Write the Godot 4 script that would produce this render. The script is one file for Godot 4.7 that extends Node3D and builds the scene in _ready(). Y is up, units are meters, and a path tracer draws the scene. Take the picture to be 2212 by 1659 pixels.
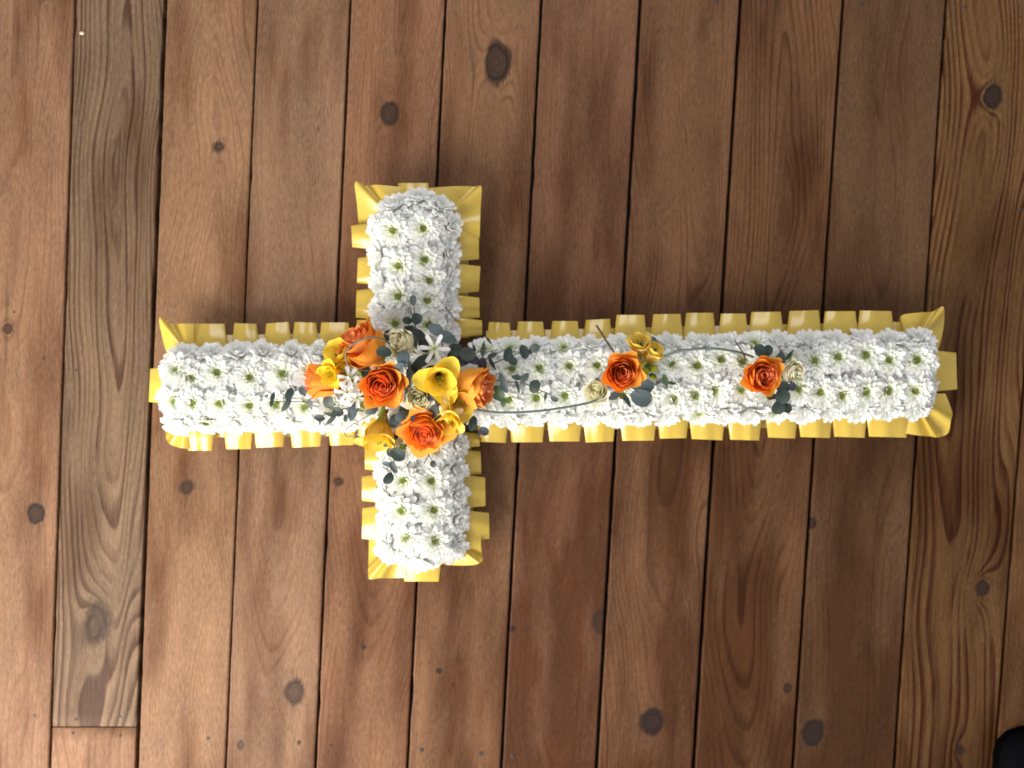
extends Node3D
# A funeral cross of white chrysanthemums, pleated yellow ribbon and an orange rose spray on old pine floorboards.
# All places are read off the photograph on a 2212 x 1659 grid and laid back onto planes of known height (see on_plane).

const HALF_W := 1106.0
const HALF_H := 829.5
const FOV := 46.5
const CAM_H := 1.35
const TILT := 2.1
var cam_pos := Vector3.ZERO
var cam_x := Vector3.RIGHT
var cam_y := Vector3.FORWARD
var cam_f := Vector3.DOWN
var rng := RandomNumberGenerator.new()
var M := {}
var names := {}

func _ready():
	rng.seed = 20417
	# ---- camera
	var th := deg_to_rad(TILT)
	cam_f = Vector3(0, -cos(th), sin(th))
	cam_y = Vector3(0, -sin(th), -cos(th))
	cam_pos = Vector3(0, CAM_H, -CAM_H * tan(th))
	var cam := Camera3D.new()
	cam.name = "camera"
	cam.fov = FOV
	# the phone's lens is focused a little short of the floor
	var lens := CameraAttributesPhysical.new()
	lens.frustum_focal_length = 12.0 / tan(deg_to_rad(FOV) / 2.0)
	lens.frustum_focus_distance = 1.08
	lens.frustum_near = 0.05
	lens.frustum_far = 30.0
	lens.exposure_aperture = 3.0
	cam.attributes = lens
	cam.near = 0.05
	cam.far = 30.0
	cam.transform = Transform3D(Basis(cam_x, cam_y, -cam_f), cam_pos)
	add_child(cam)
	cam.current = true
	# ---- light: the dim room all round, one tall window low on the near left, a weaker one beyond the top
	var env := Environment.new()
	env.background_mode = Environment.BG_COLOR
	env.background_color = Color(0.50, 0.50, 0.51)
	env.background_energy_multiplier = 1.0
	env.tonemap_mode = Environment.TONE_MAPPER_LINEAR
	env.tonemap_exposure = 2.5
	env.sdfgi_enabled = true
	env.ssao_enabled = true
	env.ssil_enabled = true
	var we := WorldEnvironment.new()
	we.name = "room_light"
	we.environment = env
	add_child(we)
	window_light("window_light", Vector3(-1.3, 1.0, 1.3), Vector3(-0.1, 0.0, 0.05), Vector2(1.4, 1.5), 4.2, Color(1.0, 0.985, 0.96))
	window_light("far_window_light", Vector3(-0.1, 1.5, -2.4), Vector3(0.1, 0.0, -0.2), Vector2(1.6, 1.1), 1.1, Color(0.97, 0.98, 1.0))
	# ---- structure
	make_materials()
	build_floor()
	# ---- objects
	build_cross()
	build_roses()
	build_freesias()
	build_florets()
	build_foliage()
	build_grasses()
	build_shoe()
	build_crumbs()

func window_light(called: String, from: Vector3, to: Vector3, size: Vector2, energy: float, colour: Color):
	var l := AreaLight3D.new()
	l.name = called
	l.area_size = size
	l.light_energy = energy
	l.light_color = colour
	l.shadow_enabled = true
	l.area_range = 12.0
	l.area_attenuation = 2.0
	add_child(l)
	l.look_at_from_position(from, to, Vector3.UP)

# ------------------------------------------------------------------ helpers
func on_plane(px: float, py: float, h: float = 0.0) -> Vector3:
	var k := tan(deg_to_rad(FOV) / 2.0) / HALF_H
	var ray := cam_f + cam_x * ((px - HALF_W) * k) - cam_y * ((py - HALF_H) * k)
	return cam_pos + ray * ((h - cam_pos.y) / ray.y)

func numbered(called: String) -> String:
	var n: int = names.get(called, 0)
	names[called] = n + 1
	return called if n == 0 else "%s_%03d" % [called, n]

func tag(o: Node3D, label: String, category: String, group := ""):
	o.set_meta("label", label)
	o.set_meta("category", category)
	if group != "":
		o.set_meta("group", group)

func thing(called: String, label: String, category: String, at := Vector3.ZERO, group := "") -> Node3D:
	var o := Node3D.new()
	o.name = numbered(called)
	o.position = at
	add_child(o)
	tag(o, label, category, group)
	return o

func part(called: String, mesh: Mesh, mat: Material, parent: Node, xf := Transform3D.IDENTITY) -> MeshInstance3D:
	var o := MeshInstance3D.new()
	o.name = called
	o.mesh = mesh
	o.material_override = mat
	o.transform = xf
	parent.add_child(o, true)
	return o

func new_st() -> SurfaceTool:
	var st := SurfaceTool.new()
	st.begin(Mesh.PRIMITIVE_TRIANGLES)
	return st

func done(st: SurfaceTool) -> ArrayMesh:
	st.generate_normals()
	return st.commit()

func add_grid(st: SurfaceTool, pts: Array, cols: Array = []):
	# pts: rows of PackedVector3Array of equal length; cols: a colour per row and column (linear)
	for i in pts.size() - 1:
		var a: PackedVector3Array = pts[i]
		var b: PackedVector3Array = pts[i + 1]
		for j in a.size() - 1:
			for q in [[0, 0], [1, 0], [1, 1], [0, 0], [1, 1], [0, 1]]:
				if cols.size():
					st.set_color(cols[i + q[0]][j + q[1]])
				st.add_vertex(b[j + q[1]] if q[0] else a[j + q[1]])

func add_tube(st: SurfaceTool, path: PackedVector3Array, radii: PackedFloat32Array, sides := 6):
	var rows := []
	for i in path.size():
		var d := (path[mini(i + 1, path.size() - 1)] - path[maxi(i - 1, 0)]).normalized()
		var s := d.cross(Vector3.UP if absf(d.y) < 0.9 else Vector3.RIGHT).normalized()
		var t := s.cross(d)
		var row := PackedVector3Array()
		for k in sides + 1:
			var a := TAU * k / sides
			row.append(path[i] + (s * cos(a) + t * sin(a)) * radii[i])
		rows.append(row)
	add_grid(st, rows)

func curve(points: Array, steps: int) -> PackedVector3Array:
	var out := PackedVector3Array()
	var n := points.size()
	for i in n - 1:
		var p0: Vector3 = points[maxi(i - 1, 0)]
		var p1: Vector3 = points[i]
		var p2: Vector3 = points[i + 1]
		var p3: Vector3 = points[mini(i + 2, n - 1)]
		for k in steps:
			out.append(p1.cubic_interpolate(p2, p0, p3, float(k) / steps))
	out.append(points[n - 1])
	return out

func upright(axis: Vector3, roll: float) -> Basis:
	var y := axis.normalized()
	var x := y.cross(Vector3.BACK if absf(y.z) < 0.95 else Vector3.RIGHT).normalized()
	return Basis(x, y, x.cross(y)) * Basis(Vector3.UP, roll)

func lin(r: float, g: float, b: float) -> Color:
	return Color(r, g, b).linear_to_srgb()

func plain(r: float, g: float, b: float, rough: float, vertex := false) -> StandardMaterial3D:
	var m := StandardMaterial3D.new()
	m.albedo_color = Color.WHITE if vertex else lin(r, g, b)
	m.vertex_color_use_as_albedo = vertex
	m.roughness = rough
	m.cull_mode = BaseMaterial3D.CULL_DISABLED
	return m

func make_materials():
	M.petal = plain(1, 1, 1, 0.65, true)
	M.petal.backlight_enabled = true
	M.petal.backlight = lin(0.72, 0.72, 0.69)
	M.petal.metallic_specular = 0.3
	M.rose = plain(1, 1, 1, 0.75, true)
	M.rose.backlight_enabled = true
	M.rose.backlight = lin(0.6, 0.22, 0.03)
	M.rose.metallic_specular = 0.2
	M.cream = plain(1, 1, 1, 0.6, true)
	M.cream.backlight_enabled = true
	M.cream.backlight = lin(0.4, 0.38, 0.26)
	M.freesia = plain(1, 1, 1, 0.75, true)
	M.freesia.metallic_specular = 0.2
	M.freesia.backlight_enabled = true
	M.freesia.backlight = lin(0.6, 0.44, 0.05)
	M.green = plain(0.075, 0.12, 0.035, 0.55)
	M.lime = plain(0.32, 0.43, 0.05, 0.7)
	M.ivy = plain(0.035, 0.075, 0.022, 0.45)
	M.stem = plain(0.06, 0.085, 0.06, 0.6)
	M.grass = plain(0.10, 0.13, 0.105, 0.5)
	M.twig = plain(0.06, 0.045, 0.028, 0.6)
	M.spike = plain(0.05, 0.022, 0.012, 0.6)
	M.leaf = [leaf_mat(Color(0.030, 0.044, 0.036), 11), leaf_mat(Color(0.085, 0.115, 0.118), 12), leaf_mat(Color(0.070, 0.088, 0.078), 13), leaf_mat(Color(0.052, 0.053, 0.074), 14)]
	M.foam = plain(0.78, 0.78, 0.75, 0.9)
	M.ribbon = plain(0.65, 0.455, 0.07, 0.22)
	M.ribbon.metallic = 0.0
	M.ribbon.metallic_specular = 0.6
	M.ribbon.backlight_enabled = true
	M.ribbon.backlight = lin(0.32, 0.22, 0.02)

func leaf_mat(c: Color, seed: int) -> StandardMaterial3D:
	# waxy bloom in faint patches over the leaf colour
	var n := FastNoiseLite.new()
	n.seed = seed
	n.frequency = 0.03
	var ramp := Gradient.new()
	ramp.set_color(0, (c * 0.8).linear_to_srgb())
	ramp.set_color(1, (c * 1.25).linear_to_srgb())
	var t := NoiseTexture2D.new()
	t.width = 64
	t.height = 64
	t.noise = n
	t.color_ramp = ramp
	var m := plain(1, 1, 1, 0.5)
	m.albedo_texture = t
	m.uv1_triplanar = true
	m.uv1_scale = Vector3.ONE * 22.0
	m.metallic_specular = 0.4
	return m

# ------------------------------------------------------------------ floor
const Z0 := -1.0
const LONG := 2.0
const TEX_W := 144
const TEX_H := 2000
var lut := PackedByteArray()
# where the joint lines cross the top and the bottom of the photograph, and how wide each gap is (grid units)
var joints := [[-1032, -1083, 6.0], [-832, -883, 6.0], [-632, -683, 5.0], [-432, -483, 6.0], [-232, -283, 6.0], [-33, -86, 6.0], [161.8, 107, 4.5], [356.5, 295, 8.0], [556, 487, 3.4], [757, 681, 5.0], [963, 880, 5.0], [1170, 1083, 5.8], [1384, 1289, 7.0], [1601, 1499, 7.5], [1823, 1713.5, 6.5], [2046, 1933, 6.0], [2277, 2150, 5.5], [2510, 2370, 6.0], [2740, 2590, 6.0], [2960, 2800, 5.0], [3180, 3010, 6.0]]
# one row for each board: pale colour, ring colour, ring spacing mm, depth of pith mm, slope, pith across 0-1, contrast, varnish left plus painted shade 0-1
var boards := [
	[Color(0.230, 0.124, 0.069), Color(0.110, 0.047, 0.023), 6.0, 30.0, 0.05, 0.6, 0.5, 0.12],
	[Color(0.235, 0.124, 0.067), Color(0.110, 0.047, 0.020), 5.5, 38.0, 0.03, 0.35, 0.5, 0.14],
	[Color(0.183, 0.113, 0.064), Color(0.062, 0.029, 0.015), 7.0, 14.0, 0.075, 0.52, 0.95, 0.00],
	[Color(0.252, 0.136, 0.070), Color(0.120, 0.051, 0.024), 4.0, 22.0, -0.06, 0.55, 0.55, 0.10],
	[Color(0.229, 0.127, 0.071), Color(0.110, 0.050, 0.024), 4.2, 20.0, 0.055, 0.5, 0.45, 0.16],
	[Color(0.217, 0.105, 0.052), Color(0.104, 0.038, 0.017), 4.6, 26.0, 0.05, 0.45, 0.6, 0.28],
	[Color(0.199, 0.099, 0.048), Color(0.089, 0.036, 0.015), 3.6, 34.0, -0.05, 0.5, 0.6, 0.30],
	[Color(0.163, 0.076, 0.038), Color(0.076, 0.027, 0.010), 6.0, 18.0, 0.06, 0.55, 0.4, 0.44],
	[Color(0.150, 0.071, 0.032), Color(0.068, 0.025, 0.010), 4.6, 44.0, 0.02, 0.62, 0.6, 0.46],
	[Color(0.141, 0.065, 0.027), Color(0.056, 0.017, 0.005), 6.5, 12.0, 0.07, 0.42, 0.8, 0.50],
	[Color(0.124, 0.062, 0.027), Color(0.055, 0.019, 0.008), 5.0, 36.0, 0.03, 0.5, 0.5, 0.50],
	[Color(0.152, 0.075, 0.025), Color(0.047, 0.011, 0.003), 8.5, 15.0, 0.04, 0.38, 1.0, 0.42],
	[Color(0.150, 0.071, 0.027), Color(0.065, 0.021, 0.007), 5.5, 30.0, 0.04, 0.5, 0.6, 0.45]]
# knots: board, x, y, radius (grid), tall, swirl, darkness, tail
var knots := [
	[1, 90, -12, 14, 1.2, 1.5, 0.7, 60], [1, 14, 709, 12, 1.1, 2.0, 0.75, 110], [1, 79, 1109, 13, 1.1, 2.0, 0.85, 110],
	[2, 205, 1345, 24, 1.7, 3.0, 0.62, 50],
	[3, 474, 316, 13, 1.1, 2.2, 0.75, 40], [3, 402, 1052, 14, 1.1, 2.2, 0.7, 30],
	[4, 632, 1495, 22, 1.1, 3.0, 0.7, 40], [4, 519, 1609, 6, 1.5, 0.6, 0.6, 10],
	[5, 840, 244, 14, 1.2, 3.2, 0.8, 20], [5, 730, 1040, 12, 1.0, 2.2, 0.75, 30], [5, 785, 1397, 6, 1.1, 1.0, 0.7, 30],
	[6, 1074, 133, 22, 1.35, 4.5, 0.85, 30], [6, 948, 1449, 7, 1.0, 1.0, 0.85, 10],
	[7, 1097, 692, 18, 1.1, 2.5, 0.9, 20], [7, 1106, 1358, 8, 1.1, 1.2, 0.9, 10], [7, 1296, 1342, 14, 1.4, 2.5, 0.6, 30],
	[8, 1302, 684, 20, 1.1, 2.5, 0.9, 20], [8, 1405, 1558, 24, 1.0, 2.0, 0.95, 10],
	[9, 1700, 1486, 8, 1.2, 1.2, 0.8, 20],
	[10, 1752, 1130, 9, 1.3, 1.2, 0.85, 15], [10, 1751, 1583, 19, 1.0, 1.8, 0.95, 20],
	[11, 2140, 208, 13, 1.3, 5.0, 0.9, 90], [11, 2124, 1270, 12, 1.3, 4.5, 0.85, 60], [11, 2075, 1620, 12, 1.4, 1.5, 0.8, 50]]
var nails := [[2, 74, 1546], [2, 164, 1554], [2, 259, 1548], [2, 157, 1584], [2, 259, 1590], [3, 449, 1595], [4, 645, 1605], [5, 713, 1611], [6, 910, 1621], [7, 1038, 1629], [7, 1107, 1634], [10, 1862, 9], [10, 2000, 14], [11, 2085, 15], [11, 2200, 17], [11, 2206, 452], [1, 93, 775], [1, 30, 674], [9, 1643, 6], [8, 1548, 4], [2, 164, 800]]

func edge_x(j: int, z: float) -> float:
	var a := on_plane(joints[j][0], 0)
	var b := on_plane(joints[j][1], 1659)
	return a.x + (b.x - a.x) * (z - a.z) / (b.z - a.z)

func noise_bytes(seed: int, freq: float, w: int, h: int, octaves := 3) -> PackedByteArray:
	var n := FastNoiseLite.new()
	n.noise_type = FastNoiseLite.TYPE_SIMPLEX_SMOOTH
	n.seed = seed
	n.frequency = freq
	n.fractal_octaves = octaves
	var im := n.get_image(w, h, false, false, true)
	im.resize(TEX_W, TEX_H, Image.INTERPOLATE_CUBIC)
	im.convert(Image.FORMAT_L8)
	return im.get_data()

func paint_board(k: int) -> StandardMaterial3D:
	var b: Array = boards[k]
	var fibre := noise_bytes(k * 7 + 1, 0.34, TEX_W, 70, 3)
	var fine := noise_bytes(k * 7 + 2, 0.32, TEX_W, 420, 2)
	var blot := noise_bytes(k * 7 + 3, 0.055, 36, 160, 4)
	var warp := noise_bytes(k * 7 + 4, 0.05, 36, 60, 2)
	var wear := noise_bytes(k * 7 + 5, 0.04, 36, 110, 4)
	var speck := noise_bytes(k * 7 + 6, 0.5, TEX_W, 1000, 1)
	var line := FastNoiseLite.new()
	line.seed = k + 70
	line.frequency = 0.0022
	line.fractal_octaves = 2
	var kn := []
	for q in knots:
		if q[0] == k:
			var at := on_plane(q[1], q[2])
			kn.append([(at.x - edge_x(k + 4, at.z)) * 1000.0, (at.z - Z0) * 1000.0, q[3] * 0.7, q[4], q[5], q[6], q[7] * 0.7])
	var wide := (edge_x(k + 5, 0) - edge_x(k + 4, 0)) * 1000.0
	var pale: Color = b[0]
	var dark: Color = b[1]
	var spacing: float = b[2]
	var contrast: float = b[6]
	var coat_shade: float = b[7]
	var band := 0.2 if contrast > 0.9 else 0.42
	var out := PackedByteArray()
	out.resize(TEX_W * TEX_H * 3)
	var o := 0
	var pr := pale.r
	var pg := pale.g
	var pb := pale.b
	var dr := dark.r
	var dg := dark.g
	var db := dark.b
	for y in TEX_H:
		var v := y * LONG * 1000.0 / TEX_H
		var depth := absf(b[3] + b[4] * (v - 900.0) + 9.0 * line.get_noise_1d(v)) + 2.0
		var pith: float = wide * (b[5] + 0.22 * line.get_noise_1d(v * 0.7 + 4000.0))
		var near := []
		for q in kn:
			if absf(v - q[1]) < maxf(q[2] * 9.0, q[6] * 2.6):
				near.append(q)
		var row := y * TEX_W
		for x in TEX_W:
			var i := row + x
			var u := x * wide / TEX_W
			var wv := (warp[i] - 128) * 0.0078
			var du := u - pith + wv * 9.0
			var r := sqrt(du * du + depth * depth) / spacing + wv * 0.5
			var bl := blot[i] * 0.00392
			var fb := (fibre[i] - 128) * 0.0078
			var fn := (fine[i] - 128) * 0.0078
			var kd := 0.0
			var streak := 0.0
			for q in near:
				var reach: float = maxf(q[2] * 9.0, q[6] * 2.6)
				var ex: float = (u - q[0]) / q[2]
				var ey: float = (v - q[1]) / (q[2] * q[3])
				var e2 := sqrt(ex * ex + ey * ey * 0.6 + 0.15)
				r += q[4] * 1.5 * exp(-e2 * 1.05 / (1.0 + 0.10 * q[4])) * (1.0 - smoothstep(0.6, 1.0, absf(v - q[1]) / reach))
				var e := sqrt(ex * ex + ey * ey) + wv * 0.6 + fn * 0.16 + (bl - 0.5) * 0.7
				if e < 1.35:
					var rim := 1.0 - smoothstep(0.75, 1.4, e)
					var core := 0.80 + 0.20 * smoothstep(0.3, 0.9, e) - 0.07 * sin(e * 15.0 + wv * 6.0)
					kd = maxf(kd, minf(1.0, rim * core * q[5] * 1.2))
				if q[6] > 12.0:
					var tx: float = absf(u - q[0] + wv * 4.0) / (q[2] * 0.55 * maxf(0.15, 1.0 - absf(v - q[1]) / q[6] * 0.6))
					var ty: float = absf(v - q[1]) / q[6]
					if tx < 1.0 and ty < 1.6:
						streak = maxf(streak, (1.0 - tx) * (1.0 - ty / 1.6) * 0.75)
			var f := r - floorf(r)
			var year := sin(floorf(r) * 91.7 + k) * 43.7
			year -= floorf(year)
			var late := smoothstep(band, 0.86, f) * (1.0 - smoothstep(0.9, 1.0, f)) * (0.25 + 0.75 * year)
			var close := 0.5 + 0.5 * sin(r * spacing * 1.75 + wv * 5.0)
			var mix := clampf(close * close * 0.16 * contrast + late * contrast * smoothstep(0.0, 0.45 if contrast > 0.9 else 0.6, bl + wv * 0.25) * 1.15 + fb * 0.45 + fn * 0.2, 0.0, 1.0)
			var cr := pr + (dr - pr) * mix
			var cg := pg + (dg - pg) * mix
			var cb := pb + (db - pb) * mix
			# red-brown varnish in worn patches, plus shade painted in towards the lower right
			var w := clampf(coat_shade * (1.0 + 1.15 * (v - 950.0) / 600.0) + (wear[i] - 128) * 0.0062 + (bl - 0.5) * 0.55 + fb * 0.12, 0.0, 1.0)
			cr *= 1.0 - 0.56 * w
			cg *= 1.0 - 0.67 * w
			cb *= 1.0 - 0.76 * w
			var tone := 1.0 + (bl - 0.5) * 0.42 + fn * 0.36 + fb * 0.20 + (speck[i] - 128) * 0.0011
			if speck[i] > 236:
				tone *= 0.78
			cr *= tone
			cg *= tone
			cb *= tone
			var s := maxf(kd, streak * 0.75)
			if s > 0.0:
				cr += (0.020 - cr) * s
				cg += (0.0115 - cg) * s
				cb += (0.009 - cb) * s
			out[o] = lut[clampi(int(cr * 1023.0), 0, 1023)]
			out[o + 1] = lut[clampi(int(cg * 1023.0), 0, 1023)]
			out[o + 2] = lut[clampi(int(cb * 1023.0), 0, 1023)]
			o += 3
	var m := StandardMaterial3D.new()
	m.albedo_texture = ImageTexture.create_from_image(Image.create_from_data(TEX_W, TEX_H, false, Image.FORMAT_RGB8, out))
	m.roughness = 0.5
	m.metallic_specular = 0.2
	m.heightmap_enabled = true
	m.heightmap_texture = m.albedo_texture
	m.heightmap_scale = 0.04
	m.texture_repeat = false
	return m

func board_mesh(j: int, z_from: float, z_to: float, lift: float) -> ArrayMesh:
	# a long board with eased edges; its left and right edges follow the joints on either side
	var st := new_st()
	var gl: float = joints[j][2] * 0.00035
	var gr: float = joints[j + 1][2] * 0.00035
	var prof := [[0.0, 0.0, -0.022], [0.0, 0.0, -0.0025], [0.0, 0.0007, -0.0007], [0.0, 0.0026, 0.0], [1.0, -0.0026, 0.0], [1.0, -0.0007, -0.0007], [1.0, 0.0, -0.0025], [1.0, 0.0, -0.022]]
	var zs := [z_from, z_from + 0.0012]
	var n := int((z_to - z_from) / 0.022)
	for i in range(1, n):
		zs.append(lerpf(z_from, z_to, float(i) / n))
	zs.append_array([z_to - 0.0012, z_to])
	var rows := []
	var uvs := []
	for zi in zs.size():
		var z: float = zs[zi]
		var nick := 0.0012 if rng.randf() < 0.04 else 0.0
		var xl := edge_x(j, z) + gl + rng.randf_range(-0.0003, 0.0003) + nick
		var xr := edge_x(j + 1, z) - gr + rng.randf_range(-0.0003, 0.0003)
		var row := PackedVector3Array()
		var uv := PackedVector2Array()
		for p in prof:
			var x: float = lerpf(xl, xr, p[0]) + p[1]
			row.append(Vector3(x, p[2] + lift - (0.0012 if zi == 0 or zi == zs.size() - 1 else 0.0), z))
			uv.append(Vector2(clampf((x - edge_x(j, z)) / (edge_x(j + 1, z) - edge_x(j, z)), 0.01, 0.99), (z - Z0) / LONG))
		rows.append(row)
		uvs.append(uv)
	var group := 0
	for a in zs.size() - 1:
		for c in prof.size() - 1:
			group += 1
			for q in [[0, 0], [1, 1], [1, 0], [0, 0], [0, 1], [1, 1]]:
				st.set_smooth_group(c + 1)
				st.set_uv(uvs[a + q[0]][c + q[1]])
				st.add_vertex(rows[a + q[0]][c + q[1]])
	return done(st)

func build_floor():
	for i in 1024:
		lut.append(int(round(pow(i / 1023.0, 1.0 / 2.2) * 255.0)))
	var floor_root := Node3D.new()
	floor_root.name = "floor"
	floor_root.set_meta("kind", "structure")
	floor_root.set_meta("label", "old pine floorboards with dark gaps, knots and worn red-brown varnish")
	add_child(floor_root)
	var mats := []
	for k in boards.size():
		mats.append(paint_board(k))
	var holders := {}
	for j in range(-4, boards.size() + 3):
		var lift := rng.randf_range(-0.0009, 0.0)
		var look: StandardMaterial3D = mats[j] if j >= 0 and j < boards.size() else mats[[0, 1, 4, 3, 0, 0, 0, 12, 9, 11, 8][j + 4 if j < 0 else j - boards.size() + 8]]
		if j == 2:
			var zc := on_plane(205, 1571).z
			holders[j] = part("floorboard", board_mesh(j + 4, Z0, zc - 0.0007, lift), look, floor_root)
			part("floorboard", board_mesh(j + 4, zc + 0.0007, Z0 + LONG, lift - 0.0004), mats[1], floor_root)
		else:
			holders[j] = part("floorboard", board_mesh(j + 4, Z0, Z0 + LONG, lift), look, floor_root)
	var st := new_st()
	for q in [[-1, -1], [1, -1], [1, 1], [-1, -1], [1, 1], [-1, 1]]:
		st.add_vertex(Vector3(q[0] * 1.7, -0.0225, q[1] * 1.02))
	part("subfloor", done(st), plain(0.02, 0.014, 0.01, 0.9), floor_root)
	# punched nail heads, a little below the surface
	var head := CylinderMesh.new()
	head.top_radius = 0.0019
	head.bottom_radius = 0.0026
	head.height = 0.0012
	head.radial_segments = 10
	var rust := plain(0.03, 0.022, 0.018, 0.7)
	for n in nails:
		var at := on_plane(n[1], n[2])
		var s := rng.randf_range(0.8, 1.3)
		part("nail_head", head, rust, holders[n[0]], Transform3D(Basis.from_scale(Vector3(s, 1, s * rng.randf_range(0.9, 1.3))), Vector3(at.x, -0.0003, at.z)))

# ------------------------------------------------------------------ the cross
func mum_petal(st: SurfaceTool, ang: float, r0: float, y0: float, length: float, elev: float, bend: float, width: float, green: float):
	var rows := []
	var cols := []
	var pos := Vector2(r0, y0)
	var e := elev
	var dirv := Vector3(cos(ang), 0, sin(ang))
	var side := Vector3(-sin(ang), 0, cos(ang))
	var tw := rng.randf_range(-0.3, 0.3)
	var sway := rng.randf_range(-0.12, 0.12)
	var n := 5
	for i in n + 1:
		var t := float(i) / n
		var w := width * (0.38 + 0.66 * smoothstep(0.0, 0.65, t)) * (1.0 if i < n else 0.5)
		var c := dirv * pos.x + Vector3.UP * pos.y + side * (sway * length * t * t)
		var up := (Vector3.UP * cos(e) - dirv * sin(e))
		var sd := (side + up * tw * t).normalized()
		rows.append(PackedVector3Array([c - sd * w * 0.5 + up * w * 0.22, c - up * w * 0.06, c + sd * w * 0.5 + up * w * 0.22]))
		var g := green * clampf(1.0 - t * 1.2, 0.0, 1.0)
		var col := Color(0.95, 0.955, 0.94).lerp(Color(0.74, 0.80, 0.26), g)
		cols.append([col, col, col])
		pos += Vector2(cos(e), sin(e)) * (length / n)
		e += bend / n
	add_grid(st, rows, cols)

func mum_mesh(closed := false) -> ArrayMesh:
	var st := new_st()
	#        count, r0, y0, length, elevation, bend, width, green
	var rings := [[8, 2.6, 1.4, 7.0, 68, -4, 3.2, 1.0], [11, 3.4, 1.0, 11.5, 66, -12, 4.6, 0.95], [15, 4.0, 0.5, 15.5, 56, -26, 5.8, 0.7], [18, 4.2, 0.0, 19.0, 42, -34, 6.8, 0.4], [20, 4.2, -0.8, 21.5, 25, -36, 7.4, 0.1], [21, 3.8, -1.8, 22.5, 8, -32, 7.6, 0.0], [20, 3.0, -3.0, 22.5, -12, -30, 7.6, 0.0]]
	if closed:
		rings = [[5, 0.8, 3.0, 8.0, 84, 30, 4.0, 0.15], [8, 1.8, 2.0, 11.0, 78, 24, 5.0, 0.1], [12, 2.8, 1.0, 14.5, 66, 4, 6.0, 0.05], [16, 3.6, 0.4, 18.0, 50, -22, 6.8, 0.0], [19, 4.0, -0.6, 21.0, 32, -34, 7.4, 0.0], [21, 3.8, -1.6, 22.5, 12, -34, 7.6, 0.0], [20, 3.0, -3.0, 22.5, -10, -30, 7.6, 0.0]]
	for q in rings:
		var off := rng.randf() * TAU
		for i in int(q[0]):
			var a: float = off + TAU * (i + rng.randf_range(-0.32, 0.32)) / q[0]
			mum_petal(st, a, q[1] * 0.001, q[2] * 0.001, q[3] * 0.001 * rng.randf_range(0.84, 1.1), deg_to_rad(q[4] + rng.randf_range(-9, 9)), deg_to_rad(q[5] + rng.randf_range(-16, 16)), q[6] * 0.001 * rng.randf_range(0.85, 1.15), q[7])
	return done(st)

func mum_center_mesh() -> ArrayMesh:
	var st := new_st()
	var rows := []
	for i in 4:
		var t := i / 3.0
		var row := PackedVector3Array()
		for k in 11:
			var a := TAU * k / 10.0
			var r := 0.0031 * sqrt(1.0 - t * t * 0.98)
			row.append(Vector3(cos(a) * r, 0.0035 + 0.0022 * t, sin(a) * r))
		rows.append(row)
	add_grid(st, rows)
	for k in 14:
		var a := k * 2.4
		var r := 0.0008 * sqrt(k + 0.5)
		var p := Vector3(cos(a) * r, 0.0053, sin(a) * r)
		add_tube(st, PackedVector3Array([p, p + Vector3(cos(a) * 0.0006, 0.0024, sin(a) * 0.0006)]), PackedFloat32Array([0.0007, 0.0003]), 4)
	return done(st)

var mums := []
var full_mums := []
var mum_center: Mesh
func put_mum(cross: Node3D, px: float, py: float, h: float, lean: Vector3, size := 1.0, closed := false):
	var o := MeshInstance3D.new()
	o.name = "chrysanthemum"
	o.mesh = full_mums[rng.randi() % 4] if closed else mums[rng.randi() % mums.size()]
	o.material_override = M.petal
	var axis := (Vector3.UP + lean + Vector3(rng.randf_range(-0.12, 0.12), 0, rng.randf_range(-0.12, 0.12))).normalized()
	var s := size * rng.randf_range(0.94, 1.06)
	o.transform = Transform3D(upright(axis, rng.randf() * TAU) * Basis.from_scale(Vector3.ONE * s), on_plane(px, py, h))
	cross.add_child(o, true)
	if not closed:
		part("flower_center", mum_center, M.lime, o)

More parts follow.
